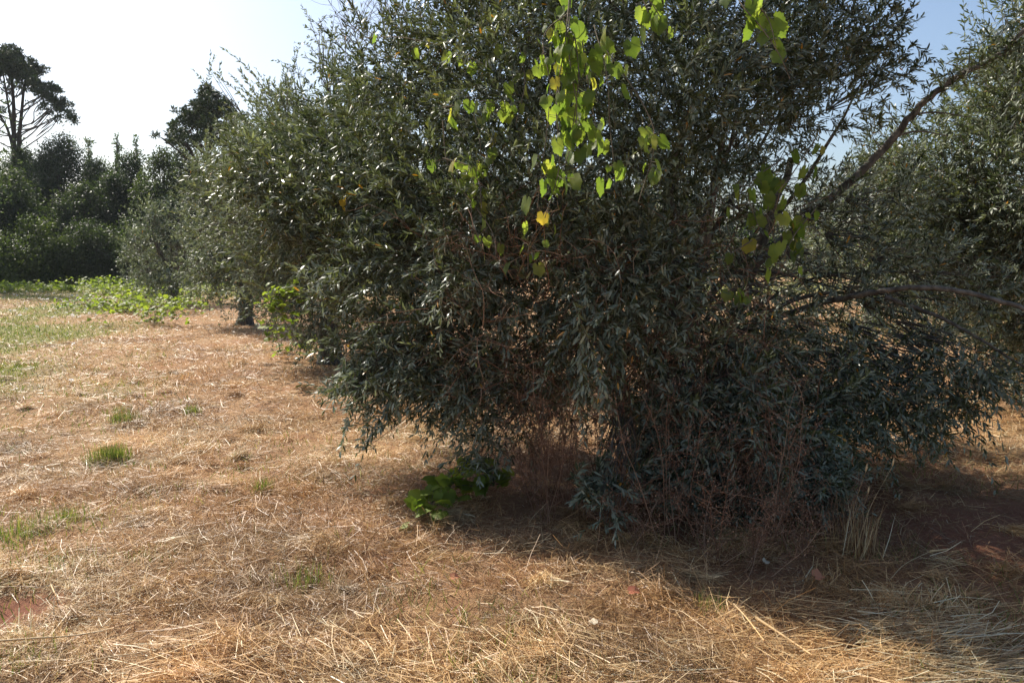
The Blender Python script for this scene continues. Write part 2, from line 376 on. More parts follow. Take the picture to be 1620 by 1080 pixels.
def blob_shoots(bl, bt, blobs, centre, per, Lr, nodes, leaf, wid, full=1., tmpl=T_OLIVE, tw=.0016, low=.9, skel=None, skr=.004):
    """blobs: (x,y,z,r,density) clumps of shoots"""
    for (x, y, z, r, dn) in blobs:
        n = max(4, int(per*dn*r**2))
        c = np.array([x, y, z]); dirs = rsph(n); rad = r*rng.random(n)**.45
        P = c + dirs*rad[:, None]*.9
        P[:, 2] = np.maximum(P[:, 2], .08)
        outw = nrm(P-np.array(centre))
        D = dirs*.6 + outw*.45 + rng.normal(0, .5, (n, 3)); D[:, 2] += .25
        L = rng.uniform(*Lr, n)
        hgt = P[:, 2]
        droop = np.where(hgt < low+.9, rng.uniform(0, .45, n), rng.uniform(-.1, .3, n))
        P2 = P - nrm(D)*(L*.45)[:, None]
        tipz = P2[:, 2] + L*nrm(D)[:, 2] - L*droop
        droop = np.where(tipz < .06, 0, droop); D[:, 2] = np.where(P2[:, 2] < .25, np.abs(D[:, 2]), D[:, 2])
        olive_shoots(bl, bt, P2, D, L, nodes, leaf, wid, droop, full, tmpl, tw)
        if skel is not None:          # twigs carrying the shoots, running in from the limb's end
            m = min(n, 14); e = P[:m]; s0 = c + (np.array(centre)-c)*.25
            mid = (s0+e)/2 + rng.normal(0, r*.3, (m, 3))
            ts = np.linspace(0, 1, 6)[None, :, None]
            C = (1-ts)**2*s0 + 2*ts*(1-ts)*mid[:, None, :] + ts**2*e[:, None, :]
            skel.tubes(C, np.repeat(np.linspace(skr, skr*.3, 6)[None, :], m, 0), 4)
def limb(bag, pts, r0, r1, m=24, k=8):
    c = curve(pts, m); c[1:-1] += rng.normal(0, min(.010, r0*.12), (m-2, 3))
    bag.tubes(c[None], np.linspace(r0, r1, m)[None]**1.0, k)

def trunk_of(root, x, y, h, r, forks=4, mat=M_BARK, spread=1.0):
    """short gnarled trunk with flared foot, and its forks"""
    b = Bag(); z0 = gz(x, y)
    m = 18; t = np.linspace(0, 1, m)
    c = np.stack([x+.10*h*np.sin(3*t)*rng.normal(.0, .5), y+.10*h*t*rng.normal(0, .6)*np.ones(m), z0-.1+t*(h+.1)], -1)
    rr = r*(1.0+.7*np.exp(-t*7)-.25*t)*(1+.07*np.sin(t*19))
    b.tubes(c[None], rr[None], 12)
    b.build('trunk', mat, root, smooth=True)
    b = Bag(); top = c[-1]
    ends = []
    for i in range(forks):
        a = i*2*pi/forks+rng.uniform(-.4, .4); e = top+np.array([cos(a)*spread*rng.uniform(.6, 1), sin(a)*spread*rng.uniform(.6, 1), h*rng.uniform(.9, 1.5)])
        limb(b, [top-np.array([0, 0, .08]), (top+e)/2+np.array([cos(a), sin(a), -.3])*.15*spread, e], r*.6, r*.14, 14, 7); ends.append(e)
    b.build('limbs', mat, root, smooth=True)
    return top, ends

# --- the big near olive
TX, TY = 1.25, 6.1
near = thing('olive_tree', 'big bushy olive tree nearest the camera, leafy down to the ground, hung with vines', 'olive tree', (TX, TY, gz(TX, TY)))
N_BLOBS = [  # px, py, distance, radius, density
 (395,305,6.4,.30,.9),(450,370,6.3,.36,1),(425,265,6.8,.5,1),(500,300,6.1,.52,1),(500,215,6.4,.5,.9),(535,425,6.0,.40,1),(575,500,5.6,.36,1),(565,575,5.2,.28,1),(575,625,5.0,.2,.9),(550,610,5.1,.18,.8),
 (590,130,6.3,.5,.8),(640,130,6.0,.5,1),(600,235,5.8,.55,1),(690,70,5.9,.5,1),(780,20,5.7,.6,1),(620,350,5.5,.55,1),(600,455,5.4,.5,1),(650,545,5.1,.42,1),(700,240,5.4,.55,1),(720,370,5.0,.55,1),(690,620,5.0,.36,.9),(730,470,4.9,.5,1),(770,600,4.9,.42,.9),
 (650,670,5.0,.16,.5),(760,680,4.9,.25,.7),
 (800,140,5.3,.6,1),(850,280,4.9,.52,1),(840,420,4.8,.5,.9),(820,510,4.8,.36,.6),(900,50,5.1,.6,1),(950,190,4.7,.55,1),(960,340,4.6,.5,1),(930,470,4.5,.42,1),(940,560,4.6,.32,1),(1010,500,4.5,.4,1),(990,430,4.5,.4,1),(1010,600,4.8,.34,.6),
 (1060,100,4.9,.65,1),(1100,240,4.9,.55,1),(1070,370,4.7,.45,.9),(1180,70,5.2,.65,1),(1290,60,5.4,.5,1),(1360,40,5.6,.40,1),(1200,190,5.3,.45,.8),(1300,150,5.5,.40,.9),(1200,310,5.4,.42,.45),(1280,250,5.6,.36,.4),(1370,120,5.7,.22,.9),(1330,-30,5.6,.5,1),
 (1150,640,4.8,.42,1),(1060,690,4.7,.38,1),(1250,640,4.9,.42,1),(1190,730,4.5,.34,1),(1290,700,4.8,.38,1),(1330,560,5.2,.36,.8),(1250,500,5.2,.34,.6),(960,765,4.35,.16,1.2),(1110,770,4.45,.22,1),(1290,770,4.5,.2,.9),(1340,640,4.9,.36,.9),
 (1410,620,5.1,.32,.9),(1490,610,5.2,.3,.9),(1510,670,5.2,.18,.9),(1440,560,5.3,.3,.8),(1540,570,5.3,.24,.8),(1380,470,5.6,.38,.6),(1480,520,5.5,.32,.7),(1300,420,5.5,.34,.6),(1400,380,5.7,.42,.8),(1500,430,5.8,.40,.8),(1570,480,5.8,.36,.8),(1340,340,5.8,.38,.7),(1420,300,5.9,.34,.7),
 (640,580,5.4,.35,1),(700,550,5.2,.45,1),(770,620,5.1,.38,1),(710,630,5.2,.25,.7),(1060,800,4.5,.2,1),(1150,700,4.45,.32,1),(1230,730,4.5,.3,1),(1090,640,4.5,.3,.9),(1200,620,4.6,.3,1),(1300,640,4.8,.35,1),(850,600,5.2,.45,.8),(1010,690,5.2,.4,1),(1100,600,5.0,.5,1),(1180,560,5.1,.5,1),(1220,700,5.0,.45,1),(1120,740,4.8,.35,1),(1000,760,4.9,.3,.8),(1250,780,4.7,.28,1),(1180,800,4.6,.22,.8),
 (945,800,4.3,.14,1.1),(1150,800,4.45,.2,1),(1240,805,4.45,.2,1),(1340,760,4.6,.22,1),(1060,790,4.5,.2,1),
 (1500,640,5.0,.24,1.1),(1450,650,5.0,.24,1.1),(1400,660,5.0,.25,1.1),(1560,600,5.1,.24,1),(1505,690,5.0,.15,1.2),(1360,700,4.9,.25,1),
 (480,360,6.2,.45,1),(560,400,5.8,.5,1),(580,320,5.9,.5,1),(540,200,6.5,.5,1),(430,340,6.6,.3,1),(460,290,6.6,.5,1),(600,540,5.5,.3,1),
]
N_DEEP = [(1180,470,6.6,.5,1),(1270,470,6.8,.45,1),(1240,560,6.4,.5,1),(1330,500,6.8,.4,.9),(1350,590,6.4,.35,.8),(1420,480,6.8,.4,.7),(1420,400,7,.5,.8),  # clumps deeper in the crown and above the frame
 (560,260,7.6,.8,.8),(700,150,7.2,.9,.7),(720,320,6.8,.9,.9),(700,480,6.4,.7,.8),(880,240,6.6,1.0,.9),(900,420,6.2,.9,.9),(880,560,6.0,.6,.8),(1060,250,6.6,.95,.8),(1080,420,6.2,.8,.8),(1080,570,5.9,.7,.8),
 (1220,450,6.2,.6,.5),(1200,600,5.8,.55,.9),(1300,640,5.8,.45,.8),(900,50,7.0,1.0,.8),(1120,60,6.8,1.0,.8),(1290,60,6.6,.6,.7),(1250,150,6.8,.5,.4),(1330,330,6.8,.5,.8),(1380,300,7.0,.4,.7),(600,380,7.2,.7,.8),
 (760,-110,6.0,.8,.9),(950,-120,5.8,.9,.9),(1120,-110,5.7,.8,.9),(1290,-120,5.9,.7,.9),(880,-260,6.4,.8,.8),(1080,-280,6.4,.8,.8),(1000,640,6.0,.4,.6),
]
bl, bt, bs = Bag(), Bag(), Bag()
CEN = np.array([TX, TY+.2, 1.9])
for arr, per in ((N_BLOBS, 550), (N_DEEP, 560)):
    B = [(*(at(px, py, Yd)+rng.normal(0, .06, 3)), r*rng.uniform(.85, 1.12), dn*rng.uniform(.55, 1.25)) for (px, py, Yd, r, dn) in arr]
    blob_shoots(bl, bt, B, CEN, per, (.14, .32), 12, .072, .0126, .93, T_OLIVE, .0014, .7, bs, .0045)
# long loose shoots breaking out of the outline
def sprays(lst, nodes=16, leaf=.076, wid=.0150, tw=.0022):
    P = []; D = []; L = []; dr = []
    for (px, py, Yd, dx, dy, dz, l, d) in lst:
        P.append(at(px, py, Yd)); D.append((dx, dy, dz)); L.append(l); dr.append(d)
    olive_shoots(bl, bt, np.array(P), np.array(D, float), np.array(L), nodes, leaf, wid, np.array(dr), .95, T_OLIVE, tw)
S = []
for i in range(26):        # up-reaching shoots along the left shoulder
    px = rng.uniform(560, 800); S.append((px, 60+(700-px)*.25+rng.uniform(-40, 60), rng.uniform(5.6, 6.4), rng.normal(-.25, .3), rng.normal(0, .3), 1, rng.uniform(.35, .6), .1))
for i in range(26):        # drooping ends at the lower left
    S.append((rng.uniform(540, 660), rng.uniform(540, 630), rng.uniform(4.8, 5.3), rng.normal(-.3, .4), rng.normal(-.2, .3), rng.uniform(-.7, .1), rng.uniform(.2, .4), .35))
for i in range(40):        # drooping curtain at the lower right
    S.append((rng.uniform(1310, 1570), rng.uniform(520, 640), rng.uniform(4.9, 5.4), rng.normal(.2, .4), rng.normal(-.2, .3), rng.uniform(-.8, .1), rng.uniform(.25, .5), .5))
for i in range(16): S.append((rng.uniform(900, 960), rng.uniform(470, 620), rng.uniform(4.15, 4.4), rng.normal(.1, .3), -.2, rng.uniform(-1, -.2), rng.uniform(.2, .35), .4))
for i in range(14): S.append((rng.uniform(1330, 1410), rng.uniform(0, 150), rng.uniform(5.5, 5.8), rng.uniform(.3, 1), rng.normal(0, .3), rng.normal(0, .4), rng.uniform(.2, .4), .3))
for i in range(22): S.append((rng.uniform(370, 520), rng.uniform(230, 480), rng.uniform(5.9, 6.5), rng.uniform(-1, -.2), -.3, rng.uniform(-.2, .9), rng.uniform(.25, .45), .3))
for i in range(14): S.append((rng.uniform(900, 1010), rng.uniform(740, 800), rng.uniform(4.3, 4.5), rng.normal(0, .6), -.3, rng.uniform(.2, 1), rng.uniform(.15, .3), .1))
sprays(S)
# the two limbs that reach out to the right, bare in places
up = Bag()
limb(up, [at(1170, 440, 6.1), at(1290, 335, 6.0), at(1373, 262, 5.9), at(1413, 218, 5.85), at(1447, 177, 5.8), at(1480, 147, 5.75), at(1523, 117, 5.7), at(1580, 86, 5.6), at(1625, 44, 5.5), at(1700, -30, 5.4)], .034, .014, 50, 8)
for i in range(16):
    u = rng.random(); q0 = at(1373+250*u, 262-215*u-10*sin(pi*u), 5.9-.4*u); d = nrm(np.array([rng.normal(-.1, .6), rng.normal(0, .4), rng.uniform(.2, 1)])); l = rng.uniform(.15, .45)
    limb(up, [q0, q0+d*l*.5+rng.normal(0, .035, 3), q0+d*l+np.array([0, 0, -.05])], .004, .0012, 8, 4)
limb(up, [at(1440, 182, 5.8), at(1480, 178, 5.75), at(1530, 185, 5.7)], .009, .004, 10, 5)
limb(up, [at(1412, 218, 5.85), at(1450, 208, 5.9), at(1500, 215, 5.95)], .010, .004, 10, 5)
upo = up.build('limb', M_BARK, near, smooth=True); tag(upo, 'slanting bare limb reaching up to the right against the sky')
ar = Bag()
limb(ar, [at(1180, 520, 5.7), at(1280, 485, 5.3), at(1360, 467, 4.9), at(1413, 458, 4.75), at(1480, 455, 4.6), at(1547, 467, 4.5), at(1620, 488, 4.4), at(1720, 530, 4.3), at(1790, 580, 4.2)], .021, .011, 50, 8)
aro = ar.build('limb', M_BARK, near, smooth=True); tag(aro, 'pale limb arching low to the right')
ar = Bag()
limb(ar, [at(1400, 470, 5.3), at(1470, 495, 5.2), at(1540, 530, 5.1), at(1620, 580, 5.0)], .020, .007, 26, 6)
aro = ar.build('limb', M_BARK, near, smooth=True); tag(aro, 'thin dark limb sloping down below the arching one')
S = []
for i in range(34):        # small shoots standing on the slanting limb
    u = rng.random(); px = 1350+290*u; py = 235-175*u
    S.append((px, py, 5.9-.4*u, rng.normal(-.2, .5), rng.normal(-.2, .5), rng.uniform(.3, 1), rng.uniform(.12, .32), .15))
for i in range(36):
    S.append((rng.uniform(1560, 1700), rng.uniform(20, 150), rng.uniform(5.3, 5.7), rng.normal(-.1, .5), rng.normal(-.2, .5), rng.normal(0, .7), rng.uniform(.15, .35), .2))
sprays(S, 9)
bl.build('foliage', M_OLIVE, near)
bt.build('shoots', M_TWIG, near)
for i in range(34):        # limbs inside the crown
    px, py, Yd, r, dn = (N_BLOBS+N_DEEP)[rng.integers(len(N_BLOBS)+len(N_DEEP))]
    e = at(px, py, Yd); s0 = np.array([TX+rng.normal(0, .15), TY+rng.normal(0, .15), rng.uniform(.3, 1.2)])
    if e[2] < .5: continue
    limb(bs, [s0, (s0+e)/2+np.array([rng.normal(0, .15), rng.normal(0, .15), .25]), e], rng.uniform(.015, .032), .005, 16, 6)
bs.build('inner_branches', M_BARK, near, smooth=True)
b = Bag()
for (dx, dy, r) in ((0, 0, .17), (.3, .1, .09), (-.28, .06, .10), (.05, -.22, .07)):
    limb(b, [(TX+dx, TY+dy, -.1), (TX+dx*1.3, TY+dy*1.3, .5), (TX+dx*2.2, TY+dy*2.2, 1.3), (TX+dx*3.5, TY+dy*3.5, 2.4)], r, r*.3, 24, 10)
b.build('trunk', M_BARK, near, smooth=True)
# bare dead twigs at the top left shoulder
b = Bag(); P0 = []
for i in range(34):
    px = rng.uniform(545, 690); s0 = at(px, rng.uniform(40, 110), rng.uniform(5.8, 6.3))
    d = nrm(np.array([rng.normal(-.2, .5), rng.normal(0, .3), rng.uniform(.5, 1.2)])); l = rng.uniform(.3, .6)
    pts = [s0]; 
    for k in range(4): d = nrm(d+rng.normal(0, .22, 3)); pts.append(pts[-1]+d*l/4)
    limb(b, pts, .0032, .0012, 9, 3)
    for k in range(3):
        q0 = pts[1+k]; dd = nrm(d+rng.normal(0, .7, 3)); limb(b, [q0, q0+dd*.08, q0+dd*.16+rng.normal(0, .02, 3)], .0016, .0008, 5, 3)
o = b.build('bare_twigs', M_TWIG, near); tag(o, 'leafless dead twigs standing against the sky')
b = Bag()
for i in range(300):       # dead inner twigs showing brown through the centre of the crown
    px = rng.normal(830, 75) if i % 3 else rng.normal(1100, 70); s0 = at(px, rng.uniform(330, 650), rng.uniform(4.35, 5.1))
    d = nrm(np.array([rng.normal(0, .7), rng.normal(-.2, .4), rng.uniform(-.6, .9)])); l = rng.uniform(.2, .55); pts = [s0]
    for k in range(4): d = nrm(d+rng.normal(0, .25, 3)); pts.append(pts[-1]+d*l/4)
    b.tubes(curve(pts, 7)[None], np.linspace(.0026, .0009, 7)[None], 3)
    for k in range(6):
        q0 = pts[1+k % 4]; dd = nrm(d+rng.normal(0, .8, 3)); e = q0+dd*rng.uniform(.05, .16); b.tubes(np.array([[q0, (q0+e)/2+rng.normal(0, .008, 3), e]]), np.array([[.0012, .001, .0006]]), 3)
o = b.build('dead_twigs', M_WEED, near); o['kind'] = 'stuff'

# ripening olives
M_OLV = leaf_mat('olive_fruit', [(0, (.06, .09, .02)), (1, (.03, .02, .03))], None, 0, None, .25, .5)
b = Bag(); tl = np.linspace(0, 1, 6); pr = .0075*np.sin(np.clip(tl, .06, .94)*pi)**.6
b.tubes(tl[None, :, None]*np.array([0, 0, -.019]), pr[None], 7)
proto = b.build('olive', M_OLV, None, (0, 0, 0), smooth=True)
for i in range(60):
    px, py, Yd, r, dn = N_BLOBS[rng.integers(len(N_BLOBS))]; p = at(px, py, Yd)+rsph(1)[0]*r*.95
    o = proto if i == 0 else proto.copy()
    if i: COL.objects.link(o)
    o.parent = near; o.location = [float(c) for c in p-np.array(near.location)]

# --- the other olives
OL = 'olive trees of the grove'
def auto_blobs(cx, cy, h, R, n, z0=.5, rs=.42, seed=0):
    r_ = np.random.default_rng(seed); out = []
    for i in range(n):
        d = rsph(1, r_)[0]; k = r_.random()**.4
        z = z0 + (h-z0)*.5*(1+d[2]*k); wdt = R*(.72+.28*sin(pi*min(1, max(0, (z-z0)/(h-z0)))))
        out.append((cx+d[0]*k*wdt, cy+d[1]*k*wdt, max(.4, z), R*rs*r_.uniform(.7, 1.15), r_.uniform(.7, 1)))
    return out
def olive(label, x, y, h, R, nb, per, leaf, wid, nodes, Lr, full=.95, seed=0, z0=.25, extra=(), group=OL, mat=None, tmpl=T_DIA, tr=.16, inwisp=0):
    root = thing('olive_tree', label, 'olive tree', (x, y, gz(x, y)), group)
    top, ends = trunk_of(root, x, y, min(1.2, h*.3), tr, 5, M_BARK, R*.5)
    bl_, bt_, bs_ = Bag(), Bag(), Bag()
    B = auto_blobs(x, y, h, R, nb, z0, seed=seed) + [(*at(a, b_, c), r, d) for (a, b_, c, r, d) in extra]
    blob_shoots(bl_, bt_, B, (x, y, h*.42), per*1.9, Lr, nodes, leaf, wid, full, tmpl, .0028, .3, bs_, .008)
    if inwisp:
        n = inwisp; a = rng.random(n)*6.28; rr = R*rng.random(n)**.5*.8
        P = np.stack([x+np.cos(a)*rr, y+np.sin(a)*rr, h*rng.uniform(.75, .95, n)], -1)
        D = np.stack([np.cos(a)*.4, np.sin(a)*.4, np.ones(n)], -1)+rng.normal(0, .35, (n, 3))
        olive_shoots(bl_, bt_, P, D, rng.uniform(.35, .85, n), nodes*2, leaf, wid, rng.uniform(0, .2, n), .9, tmpl, .006)
    bl_.build('foliage', mat or M_OLIVE_FAR, root); bt_.build('shoots', M_TWIG, root); bs_.build('inner_branches', M_BARK, root)
    return root
olive('second olive tree of the left row with tall wispy shoots, touching the big one', -2.75, 11.6, 4.1, 1.65, 40, 80, .088, .022, 11, (.3, .6), seed=1, inwisp=50,
      extra=((380,250,11.5,.55,1),(440,200,11.6,.6,1),(372,300,11.4,.35,1),(520,60,11.6,.45,.35),(530,110,11.5,.5,.6),(505,35,11.6,.3,.4),(345,125,11.8,.28,.3),(460,110,11.6,.3,.3),(560,150,11.8,.6,.9),(430,420,11.2,.6,1),(470,500,10.8,.45,1),(500,520,10.9,.4,1),(520,470,10.9,.6,1)))
olive('third olive tree of the left row, dark gap at its foot behind the spilling vine', -6.3, 18.0, 4.5, 1.45, 34, 55, .115, .032, 10, (.4, .75), seed=2, inwisp=16, extra=((350,430,17,.6,1),(400,470,16.8,.5,1),(330,465,17.2,.35,1),(385,490,17,.4,1),(410,420,16.6,.7,1),(430,480,16.6,.45,1)))
olive('fourth olive tree of the left row, silvery and rounded', -11.5, 26.0, 3.5, 1.45, 28, 42, .12, .046, 9, (.45, .8), seed=3, inwisp=8)
olive('farthest olive of the left row, low silvery dome against the dark wood', -14.6, 31.0, 3.1, 1.2, 20, 42, .13, .045, 8, (.4, .7), seed=4)
olive('dense dark olive tree at the right edge of the photo', 5.6, 7.9, 4.1, 2.0, 40, 150, .078, .0165, 11, (.2, .45), seed=5, mat=M_OLIVE, tmpl=T_OLIVE,
      extra=((1420,290,7.6,.5,1),(1500,250,7.5,.6,1),(1560,200,7.4,.6,1),(1600,130,7.3,.45,1),(1480,350,7.4,.6,1),(1560,330,7.2,.6,1),(1600,420,7,.5,1),(1520,440,7.2,.5,.9),(1610,540,7,.35,.9),(1420,400,7.6,.4,.7)))
olive('olive tree seen small through the gap right of the big bush', 8.2, 17.5, 3.6, 2.1, 30, 28, .11, .034, 9, (.4, .7), seed=6)
olive('pale olive tree far behind the gap, half hidden by the arching limb', 12.5, 24.5, 4.0, 2.4, 30, 18, .14, .045, 8, (.5, .9), seed=7)
olive('olive tree behind the big near one, showing only through its leaves', 2.6, 15.5, 3.4, 2.0, 26, 26, .11, .034, 9, (.4, .7), seed=8)
olive('olive tree far back in the middle of the grove behind the big bush', 4.5, 26.0, 4.0, 2.4, 26, 16, .14, .045, 8, (.5, .9), seed=9)

# ---------------------------------------------------------------- vines
def vine(name, label, cat, stems, nleaf, size, mat, group=None, hang=True, lab=None, spread=.05, face=None):
    """stems: list of polylines; leaves hang from or stand on them"""
    base = stems[0][0]
    root = thing(name, label, cat, (float(base[0]), float(base[1]), float(base[2])), group)
    bs_, bl_ = Bag(), Bag()
    P = []; 
    for st in stems:
        c = curve(st, 30); bs_.tubes(c[None], np.linspace(.004, .0018, 30)[None], 5)
        P.append(c)
    k = max(2, nleaf//len(stems))
    for c in P:
        idx = np.sort(rng.random(k))*28; i = idx.astype(int); q0 = c[i]+(c[i+1]-c[i])*(idx-i)[:, None]
        off = rng.normal(0, 1, (k, 3)); 
        if hang:
            off[:, 2] = -np.abs(off[:, 2])*.5; tipd = np.stack([rng.normal(0, .35, k), rng.normal(0, .3, k), -np.ones(k)], -1)
            nn = np.stack([rng.normal(0, 1.1, k), -np.ones(k)*.5+rng.normal(0, .5, k), rng.uniform(-.1, .5, k)], -1)
        else:
            off[:, 2] = np.abs(off[:, 2])*1.0; tipd = np.stack([rng.normal(0, 1, k), rng.normal(0, 1, k), rng.normal(-.1, .4, k)], -1)
            nn = np.stack([rng.normal(0, .45, k), rng.normal(0, .45, k), np.ones(k)], -1)
        e = q0+nrm(off)*spread*rng.uniform(.5, 1.6, k)[:, None]
        e[:, 2] = np.maximum(e[:, 2], ground_h(e[:, 0], e[:, 1])+.015)
        ts = np.linspace(0, 1, 4)[None, :, None]
        bs_.tubes(q0[:, None, :]*(1-ts)+e[:, None, :]*ts, np.full((k, 4), .0013), 3)
        s = size*rng.uniform(.45, 1.0, k)
        bl_.leaves(T_VINE, e, tipd, nn, s, s*rng.uniform(.6, .95, k), rng.normal(-.1, .15, k), rng.uniform(-.3, .35, k), rng.normal(0, .06, k), rng.random(k))
    bs_.build('stem', M_TWIG, root); bl_.build('leaves', mat, root)
    return root
H = 'vine shoots hanging in the big olive tree'
def hs(*p): return [at(*q_) for q_ in p]
vine('grape_vine', 'long cluster of bright backlit vine leaves hanging at the centre of the big olive', 'vine',
     [hs((905,-60,4.2),(895,60,3.95),(880,160,3.85),(885,260,3.8),(862,345,3.8)), hs((905,-40,4.2),(900,80,3.95),(912,190,3.85),(880,300,3.8)), hs((900,20,4.1),(860,60,4.0),(870,150,3.9),(850,330,3.85)), hs((910,60,4.0),(915,130,3.9),(900,240,3.85))], 112, .098, M_VINE, H, True, spread=.055)
vine('grape_vine', 'looser backlit vine leaves hanging right beside the longest central cluster', 'vine',
     [hs((940,40,4.2),(960,120,4.0),(965,200,3.95),(975,290,3.9)), hs((960,80,4.2),(1020,170,4.0),(1035,230,3.95),(1010,320,3.9)), hs((920,60,4.2),(935,160,4.0),(950,230,3.95))], 54, .098, M_VINE, H, True, spread=.05)
vine('grape_vine', 'string of large vine leaves trailing down from the top edge against the dark crown', 'vine',
     [hs((1140,-60,4.0),(1172,5,3.8),(1205,45,3.75),(1232,85,3.7),(1250,125,3.7)), hs((1190,0,3.8),(1215,30,3.75),(1228,75,3.7))], 14, .125, M_VINE, H, True, spread=.03)
vine('grape_vine', 'dull green vine leaves hanging deep in shade at the top of the big olive', 'vine',
     [hs((1000,-40,4.4),(1040,20,4.3),(1060,60,4.3)), hs((1010,-20,4.4),(1030,40,4.3),(1010,75,4.3))], 12, .11, M_VINE, H, True, spread=.05)
vine('grape_vine', 'shaded vine leaves with a few yellowed ones, hanging below the sky gap', 'vine',
     [hs((1290,220,4.6),(1250,280,4.4),(1215,330,4.3),(1230,400,4.2)), hs((1290,330,4.5),(1255,375,4.3),(1232,425,4.2)), hs((1240,250,4.5),(1185,295,4.3),(1200,360,4.25))], 60, .095, M_VINE, H, True, spread=.08)
vine('grape_vine', 'few heart shaped vine leaves low on a shoot in front of brown dead weed', 'vine',
     [hs((1190,380,4.4),(1150,410,4.35),(1165,450,4.3),(1178,475,4.3))], 8, .095, M_VINE, H, True, spread=.04)
vine('grape_vine', 'scattered yellow green vine leaves poking out of the pale left side of the crown', 'vine',
     [hs((580,60,5.6),(640,60,5.4),(720,80,5.2),(780,110,5.0)), hs((700,170,4.8),(770,160,4.7),(800,180,4.7)), hs((700,250,4.7),(740,262,4.6),(757,285,4.5),(762,330,4.4)), hs((700,190,4.8),(712,270,4.7),(775,360,4.4),(785,410,4.3))], 40, .10, M_VINE, H, True, spread=.08)
vine('grape_vine', 'loose vine leaves scattered among olive foliage left of the bright central cluster', 'vine',
     [hs((820,60,4.9),(830,130,4.7),(815,200,4.6)), hs((740,150,4.9),(760,230,4.7),(745,300,4.6)), hs((880,330,4.4),(840,380,4.3),(835,430,4.3))], 30, .09, M_VINE, H, True, spread=.09)
vine('grape_vine', 'small yellowed vine shoot on the left side of the big olive', 'vine', [hs((550,300,5.6),(548,325,5.5),(555,350,5.5))], 6, .07,
     leaf_mat('yellow_vine_leaf', [(0, (.5, .42, .04)), (1, (.55, .38, .05))], None, .5, (1.3, 1.2, .8), .5, .3), H, True, spread=.03)
def gs(*p): return [onground(a, b_)+np.array([0, 0, h]) for (a, b_, h) in p]
vine('grape_vine', 'green vine runner creeping from the shade over straw at the big olive', 'vine',
     [gs((800,775,.08),(760,790,.10),(715,800,.08),(680,825,.05),(648,842,.03)), gs((790,770,.1),(740,775,.16),(705,800,.12),(672,830,.06)), gs((765,800,.12),(735,800,.15),(700,812,.12),(655,838,.05))], 120, .115, M_VINE_LOW, None, False, spread=.07)
vine('grape_vine', 'bright vine spilling down and out at the foot of the second olive tree', 'vine',
     [[at(475,455,9.7), at(438,470,9.5), at(430,515,9.4), at(438,548,9.3)], [at(470,540,9.6), at(445,500,9.4), at(432,480,9.4)], [at(480,480,9.7), at(445,470,9.5), at(430,470,9.4)], gs((520,560,.12),(490,568,.14),(460,572,.12),(440,570,.08)), gs((530,556,.15),(500,560,.18),(470,566,.15))], 330, .10, M_VINE_LOW, None, False, spread=.13)
V = 'low vines sprawling along the mown field'
spots = [(245,512,.32,'nearest clump'),(270,498,.3,''),(235,490,.22,''),(285,478,.25,''),(200,478,.2,''),(175,466,.3,''),(215,468,.2,''),(250,474,.25,''),(165,488,.14,''),(190,494,.14,''),(150,452,.25,''),(230,455,.3,''),(262,462,.3,''),(120,462,.15,''),(40,460,.2,''),(15,462,.2,'')]
for i, (px, py, hh, tg) in enumerate(spots):
    c = onground(px, py); 
    wd = .8+.03*c[1]
    st = []
    for k in range(5):
        a = rng.random()*6.28; e = c+np.array([cos(a)*wd, sin(a)*wd*.9, hh*.2]); st.append([c, (c+e)/2+np.array([0, 0, hh*rng.uniform(.6, 1.2)]), e])
    lab = {0: 'brightest nearest clump of low vine in the mown field, standing out before the rest', 5: 'taller low vine clump at the left end of the sprawl', }.get(i, 'low yellow green vine sprawling over the mown field beside the left row')
    if i >= 13: lab = 'small low vine clump at the far left by the dark wood'
    vine('grape_vine', lab, 'vine', st, 230, .080+.0026*c[1], M_VINE_LOW, V, False, spread=.16+hh*.35)

# ---------------------------------------------------------------- dead weeds in and under the big olive
def dead_weed(root, x, y, h, nst=7, lean=.25):
    st, se = Bag(), Bag(); z0 = gz(x, y)
    for i in range(nst):
        d = nrm(np.array([rng.normal(0, lean), rng.normal(0, lean), 1])); l = h*rng.uniform(.6, 1.05); pts = [np.array([x+rng.normal(0, .04), y+rng.normal(0, .04), z0-.01])]
        for k in range(6): d = nrm(d+rng.normal(0, .10, 3)); pts.append(pts[-1]+d*l/6)
        c = curve(pts, 14); st.tubes(c[None], np.linspace(.0030, .0010, 14)[None], 3)
        m = 20; j = rng.integers(3, 14, m); q0 = c[j]; dd = nrm(np.stack([rng.normal(0, .8, m), rng.normal(0, .8, m), rng.uniform(.1, 1, m)], -1)); ll = l*rng.uniform(.08, .24, m)
        ts = np.linspace(0, 1, 4)[None, :, None]; e = q0+dd*ll[:, None]
        C = q0[:, None, :]*(1-ts)+e[:, None, :]*ts + (ts*ts)*(rng.normal(0, .25, (m, 1, 3))*ll[:, None, None])
        st.tubes(C, np.repeat(np.linspace(.0014, .0007, 4)[None], m, 0), 3)
        m2 = m*3; jj = rng.integers(0, m, m2); s0 = C[jj, rng.integers(1, 4, m2)]; d2 = nrm(rng.normal(0, 1, (m2, 3))+np.array([0, 0, .5])); e2 = s0+d2*rng.uniform(.02, .07, m2)[:, None]
        ts2 = np.linspace(0, 1, 2)[None, :, None]; st.tubes(s0[:, None]*(1-ts2)+e2[:, None]*ts2, np.full((m2, 2), .0006), 3)
        r3 = rng.uniform(.002, .0045, m2); tl = np.linspace(-1, 1, 4); 
        se.tubes(e2[:, None, :]+tl[None, :, None]*np.array([0, 0, 1.])*r3[:, None, None], np.clip(np.sqrt(1-tl*tl*.94), .15, 1)[None, :]*r3[:, None], 4)
    st.build('stems', M_WEED, root); q = se.build('seed_heads', M_WEED, root); q['kind'] = 'stuff'
Wg = 'dead brown weeds under the big olive'
